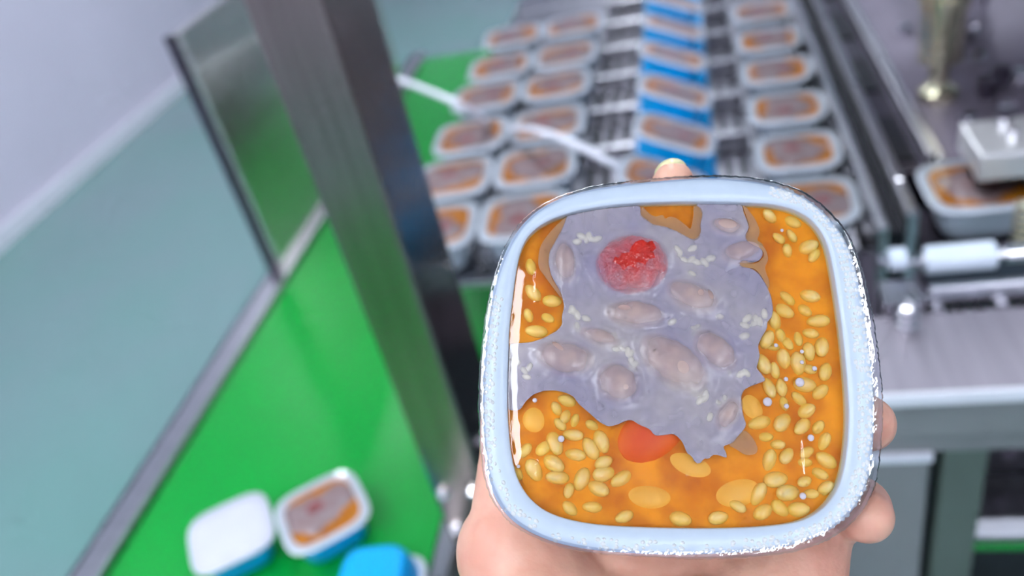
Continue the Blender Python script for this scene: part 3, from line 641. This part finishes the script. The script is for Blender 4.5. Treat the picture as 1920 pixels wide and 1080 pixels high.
used = sorted({k for f in cf_ for k in f}); remap = {k: i for i, k in enumerate(used)}; nV = len(used)
top = []; bset = {}
for k in used:
    p = cv_[k]; top.append((p.x, p.y, starch_h(p)))
fs = [tuple(remap[k] for k in f) for f in cf_]
me = mesh('starch_layer', top, fs, True)
bm = bmesh.new(); bm.from_mesh(me); bmesh.ops.recalc_face_normals(bm, faces=bm.faces)
if sum(f.normal.z for f in bm.faces) < 0: bmesh.ops.reverse_faces(bm, faces=bm.faces)
for _ in range(2): bmesh.ops.smooth_vert(bm, verts=[v for v in bm.verts if not v.is_boundary], factor=.4, use_axis_x=False, use_axis_y=False, use_axis_z=True)
ext = bmesh.ops.extrude_edge_only(bm, edges=[e for e in bm.edges if e.is_boundary])
for e in ext['geom']:
    if isinstance(e, bmesh.types.BMVert): e.co.z = min(e.co.z - .0004, e.co.z)
bm.to_mesh(me); bm.free()
for p in me.polygons: p.use_smooth = True
at = me.attributes.new('thickness', 'FLOAT', 'POINT')
for v in me.vertices: at.data[v.index].value = max(0, v.co.z - under_h(Vector((v.co.x, v.co.y)))) * 1000
M_SHEET = bpy.data.materials.new('milky_starch'); M_SHEET.use_nodes = True; nt = M_SHEET.node_tree; b = nt.nodes['Principled BSDF']
tcn = nt.nodes.new('ShaderNodeTexCoord'); nz = nt.nodes.new('ShaderNodeTexNoise'); nz.inputs['Scale'].default_value = 48; nz.inputs['Detail'].default_value = 6
nt.links.new(tcn.outputs['Object'], nz.inputs['Vector'])
rp = nt.nodes.new('ShaderNodeValToRGB'); nt.links.new(nz.outputs['Fac'], rp.inputs[0])
rp.color_ramp.elements[0].position = .35; rp.color_ramp.elements[0].color = srgb(168, 159, 190); rp.color_ramp.elements[1].position = .68; rp.color_ramp.elements[1].color = srgb(214, 201, 200)
nt.links.new(rp.outputs[0], b.inputs['Base Color']); b.inputs['Roughness'].default_value = .08
# opacity follows the layer's real thickness (mm): 1 - exp(-t * k)
an_ = nt.nodes.new('ShaderNodeAttribute'); an_.attribute_name = 'thickness'
mu = nt.nodes.new('ShaderNodeMath'); mu.operation = 'MULTIPLY'; mu.inputs[1].default_value = -.9; nt.links.new(an_.outputs['Fac'], mu.inputs[0])
ex = nt.nodes.new('ShaderNodeMath'); ex.operation = 'EXPONENT'; nt.links.new(mu.outputs[0], ex.inputs[0])
sb = nt.nodes.new('ShaderNodeMath'); sb.operation = 'SUBTRACT'; sb.inputs[0].default_value = 1.0; nt.links.new(ex.outputs[0], sb.inputs[1])
nt.links.new(sb.outputs[0], b.inputs['Alpha'])
nz2 = nt.nodes.new('ShaderNodeTexNoise'); nz2.inputs['Scale'].default_value = 900; nz2.inputs['Detail'].default_value = 4; nt.links.new(tcn.outputs['Object'], nz2.inputs['Vector'])
bp = nt.nodes.new('ShaderNodeBump'); bp.inputs['Strength'].default_value = .25; bp.inputs['Distance'].default_value = .0004
nt.links.new(nz2.outputs['Fac'], bp.inputs['Height']); nt.links.new(bp.outputs[0], b.inputs['Normal'])
o = link('starch_layer', me, M_SHEET, fl); tag(o, 'milky mauve starch layer with ragged edges')
bme = mesh('starch_gel', [(cv_[k].x, cv_[k].y, ZS - .0003 + min(0, .0001)) for k in used], fs, False); o = link('starch_gel', bme, M_GEL, fl)
# ---- thin tan wet patches between liquid and starch
M_WET = mat('tan_wet_gel', srgb(206, 160, 112), .12, noise_scale=150, noise_amt=.15, color2=srgb(190, 150, 120))
M_WET.node_tree.nodes['Principled BSDF'].inputs['Alpha'].default_value = .62
for W in ([(1063, 403), (1056, 424), (1046, 446), (1036, 462), (1030, 478), (1030, 500), (1038, 523), (1050, 541), (1056, 556), (1050, 552), (1036, 534), (1020, 512), (1011, 498), (1010, 478), (1015, 456), (1030, 434), (1048, 415)],
          [(1206, 384), (1203, 400), (1225, 418), (1255, 424), (1283, 438), (1300, 447), (1312, 444), (1318, 432), (1316, 418), (1321, 398), (1316, 385), (1304, 383), (1303, 400), (1298, 424), (1290, 420), (1272, 406), (1258, 402), (1250, 406), (1244, 399), (1232, 402), (1222, 398), (1212, 389)],
          [(1396, 383), (1405, 408), (1408, 426), (1401, 438), (1403, 450), (1416, 458), (1434, 468), (1434, 480), (1418, 491), (1388, 489), (1388, 497), (1416, 500), (1430, 514), (1444, 538), (1446, 524), (1438, 500), (1444, 482), (1438, 462), (1424, 448), (1428, 430), (1420, 408), (1410, 394), (1402, 384)],
          [(1398, 806), (1386, 818), (1370, 832), (1385, 842), (1402, 852), (1420, 850), (1424, 838), (1412, 816)]):
    P = [T(*q) for q in W]; P = catmull(P, True, 3); N = len(P); cen = sum(P, Vector((0, 0))) / N
    v1, e1_, f1, *_ = delaunay_2d_cdt(P, [(i, (i + 1) % N) for i in range(N)], [], 1, 1e-6)
    me = mesh('wet_patch', [(q.x, q.y, ZL + .00025) for q in v1] + [(q.x, q.y, ZL - .0001) for q in v1], [tuple(f) for f in f1] + [(a_, b_, b_ + len(v1), a_ + len(v1)) for a_, b_ in [(i, (i + 1) % N) for i in range(N)]])
    link('wet_patch', me, M_WET, fl)

# ---- sealing film over the whole tray, with its jagged overhanging edge
def sstep(t): t = max(0.0, min(1.0, t)); return t * t * (3 - 2 * t)
CRE = T(1500, 855)
M_HFILM = clear_mat('sealing_film', gloss_rough=.03, ior=1.4, base_fac=0.0, bump=.12, bump_scale=120)
vs2 = [p * .985 for p in outP]; ed2 = [(i, (i + 1) % NR) for i in range(NR)]
hw = .058; gg = .0016
for j in range(int(2 * hw / gg)):
    for i in range(int(2 * hw / gg)):
        p = Vector((-hw + (i + .5 * (j % 2)) * gg, -hw + j * gg))
        if in_poly(p, [q * .97 for q in outP]): vs2.append(p)
def inner_left(y):
    best = 0
    for i in range(NR):
        a_, b_ = innP[i], innP[(i + 1) % NR]
        if a_.x < 0 and (a_.y - y) * (b_.y - y) <= 0 and a_.y != b_.y: best = a_.x + (b_.x - a_.x) * (y - a_.y) / (b_.y - a_.y)
    return best
for i in range(24):
    for k in range(13): vs2.append(Vector((CRE.x + (k - 6) * .0003, CRE.y + (i - 12) * .0007)))
for i in range(90):      # denser rows where the film bulges up from the left edge of the window
    y = -.034 + i * .0008
    for k in range(16): vs2.append(Vector((inner_left(y) + .0001 + k * .0004, y)))
fv, fe, ff, *_ = delaunay_2d_cdt(vs2, ed2, [], 0, 1e-6)
def film_h(p):
    z = .00052 + noise.noise(Vector((p.x * 60, p.y * 60, 1.7))) * .00012
    if abs(p.y) < .040 and p.x < -.025:
        d = p.x - inner_left(p.y); wgt = sstep((p.y + .036) / .014) * sstep((.037 - p.y) / .010)
        def rise(d):      # integral of the slope
            d = max(0, min(d, .0075)); r = 0; n_ = 12
            for q in range(n_):
                x = d * (q + .5) / n_; r += d / n_ * (.215 - .045 * x / .0026 if x < .0026 else .17 * max(0, 1 - (x - .0026) / .0049))
            return r
        z += wgt * rise(d)
    elif p.x >= -.025 or abs(p.y) >= .040: pass
    if p.x >= -.042 and abs(p.y) < .037:
        wgt = sstep((p.y + .036) / .014) * sstep((.037 - p.y) / .010); full = .00101
        z = .00052 + noise.noise(Vector((p.x * 60, p.y * 60, 1.7))) * .00012 + wgt * full * (1 if p.x < -.03 else max(0, 1 - (p.x + .03) / .06) ** 2 * (1 + 2 * (p.x + .03) / .06))
        dc = (p.x - CRE.x) / .0007; z += .00012 * math.exp(-dc * dc) * max(0, 1 - ((p.y - CRE.y) / .0075) ** 2)
    return z
me = mesh('sealing_film', [(p.x, p.y, film_h(p)) for p in fv], [tuple(f) for f in ff], True)
bm = bmesh.new(); bm.from_mesh(me); bmesh.ops.recalc_face_normals(bm, faces=bm.faces)
if sum(f.normal.z for f in bm.faces) < 0: bmesh.ops.reverse_faces(bm, faces=bm.faces)
bm.to_mesh(me); bm.free(); link('sealing_film', me, M_HFILM, ht)
M_EDGE = clear_mat('film_edge_plastic', tint=(.80, .82, .88, 1), gloss_rough=.07, ior=1.5, base_fac=.10, bump=.15, bump_scale=350)
rnd = random.Random(21); rings = [[], [], [], [], []]
for i in range(NR * 3):
    f = i / 3; i0 = int(f) % NR; tt = f - int(f); p = outP[i0].lerp(outP[(i0 + 1) % NR], tt); nrm = p.normalized()
    ang = math.degrees(math.atan2(p.y, p.x)) % 360
    wd_ = .0011 + .0017 * max(0, math.cos(math.radians(ang - 350))) + rnd.uniform(-.00014, .00014) * 1.3
    rings[0].append(tuple(p * .985) + (.00052,)); q = p + nrm * wd_ * .25; rings[1].append((q.x, q.y, .00042))
    q = p + nrm * wd_ * .62; rings[2].append((q.x, q.y, .00030)); q = p + nrm * wd_ * .9; rings[3].append((q.x, q.y, -.0007)); q = p + nrm * wd_; rings[4].append((q.x, q.y, -.0022 + rnd.uniform(-.0003, .0003)))
link('film_edge', loft_me('film_edge', rings), M_EDGE, ht)

# ================================================================== the hand
M_SKIN = mat('skin', srgb(216, 168, 146), .42, noise_scale=60, noise_amt=.1, color2=srgb(206, 148, 128), bump=.12, bump_scale=500, sss=.25)
caps = [  # a, ra, b, rb  (tray axes, metres)
    ((-.010, -.300, -.020), .038, (-.004, -.125, -.050), .031), ((-.004, -.125, -.050), .031, (-.006, -.070, -.050), .030),
    ((-.006, -.070, -.050), .030, (-.033, .000, -.056), .015), ((-.006, -.070, -.050), .030, (-.010, .006, -.059), .015),
    ((-.006, -.070, -.050), .030, (.014, .000, -.058), .014), ((.010, -.070, -.048), .026, (.036, -.016, -.052), .013),
    ((-.030, -.080, -.036), .026, (-.047, -.052, -.036), .019), ((-.047, -.056, -.036), .017, (-.048, -.022, -.036), .011), ((-.048, -.022, -.036), .011, (-.0485, .004, -.022), .009),
    ((.022, -.082, -.034), .026, (.040, -.046, -.038), .017), ((-.030, -.080, -.036), .026, (.022, -.082, -.034), .026), ((-.04, -.125, -.045), .024, (-.040, -.070, -.034), .024), ((.03, -.125, -.045), .024, (.026, -.08, -.036), .024),
    # index (behind the tray), middle (tip over the top rim), ring and little finger (round the right side)
    ((-.033, .000, -.056), .012, (-.037, .028, -.052), .0095), ((-.037, .028, -.052), .0095, (-.036, .046, -.036), .0082), ((-.036, .046, -.036), .0082, (-.033, .050, -.018), .007),
    ((-.010, .006, -.059), .012, (-.002, .036, -.053), .0098), ((-.002, .036, -.053), .0098, (.0015, .058, -.034), .0085), ((.0015, .058, -.034), .0085, (.0023, .0610, -.013), .0064),
    ((.014, .000, -.058), .012, (.044, -.006, -.050), .0100), ((.044, -.006, -.050), .0100, (.0585, -.0125, -.028), .0098), ((.0585, -.0125, -.028), .0098, (.0550, -.0145, -.012), .0082),
    ((.036, -.016, -.052), .011, (.050, -.034, -.046), .0100), ((.050, -.034, -.046), .0100, (.0560, -.0385, -.027), .0098), ((.0560, -.0385, -.027), .0098, (.0520, -.0405, -.012), .0078)]
bm = bmesh.new()
for (a, ra, b, rb) in caps:
    a, b = Vector(a), Vector(b); L = (b - a).length; q = Vector((0, 0, 1)).rotation_difference((b - a).normalized()).to_matrix()
    n = 20; vs = []; rows = []
    prof = [(-ra * math.cos(t), ra * math.sin(t)) for t in [PI / 2 * k / 6 for k in range(7)]] + [(L + rb * math.sin(t), rb * math.cos(t)) for t in [PI / 2 * k / 6 for k in range(7)]]
    for (s, r) in prof:
        rows.append([bm.verts.new(a + q @ Vector((max(r, 1e-5) * math.cos(2 * PI * k / n), max(r, 1e-5) * math.sin(2 * PI * k / n), s))) for k in range(n)])
    for k in range(len(rows) - 1):
        for i in range(n): bm.faces.new((rows[k][i], rows[k][(i + 1) % n], rows[k + 1][(i + 1) % n], rows[k + 1][i]))
    bm.faces.new(list(reversed(rows[0]))); bm.faces.new(rows[-1])
me = bpy.data.meshes.new('hand_raw'); bm.to_mesh(me); bm.free()
tmp = bpy.data.objects.new('tmp', me); COL.objects.link(tmp)
md = tmp.modifiers.new('r', 'REMESH'); md.mode = 'VOXEL'; md.voxel_size = .0011
ms = tmp.modifiers.new('s', 'SMOOTH'); ms.iterations = 9; ms.factor = .5
dg = bpy.context.evaluated_depsgraph_get(); hm = bpy.data.meshes.new_from_object(tmp.evaluated_get(dg)); hm.name = 'hand'
bpy.data.objects.remove(tmp)
hm.materials.clear(); hm.materials.append(M_SKIN)
for p in hm.polygons: p.use_smooth = True
hand = link('hand', hm); hand.matrix_world = TM
tag(hand, 'bare hand holding the rice cake tray from behind, fingertip over the top rim', 'hand')
M_NAIL = mat('fingernail', srgb(214, 206, 160), .25, noise_scale=200, noise_amt=.08)
nm = ellipsoid_me('fingernail', .0052, .0040, .0085, 20, 14)
nail = link('fingernail', nm, M_NAIL, hand); nail.location = (.0023, .0652, -.0170)
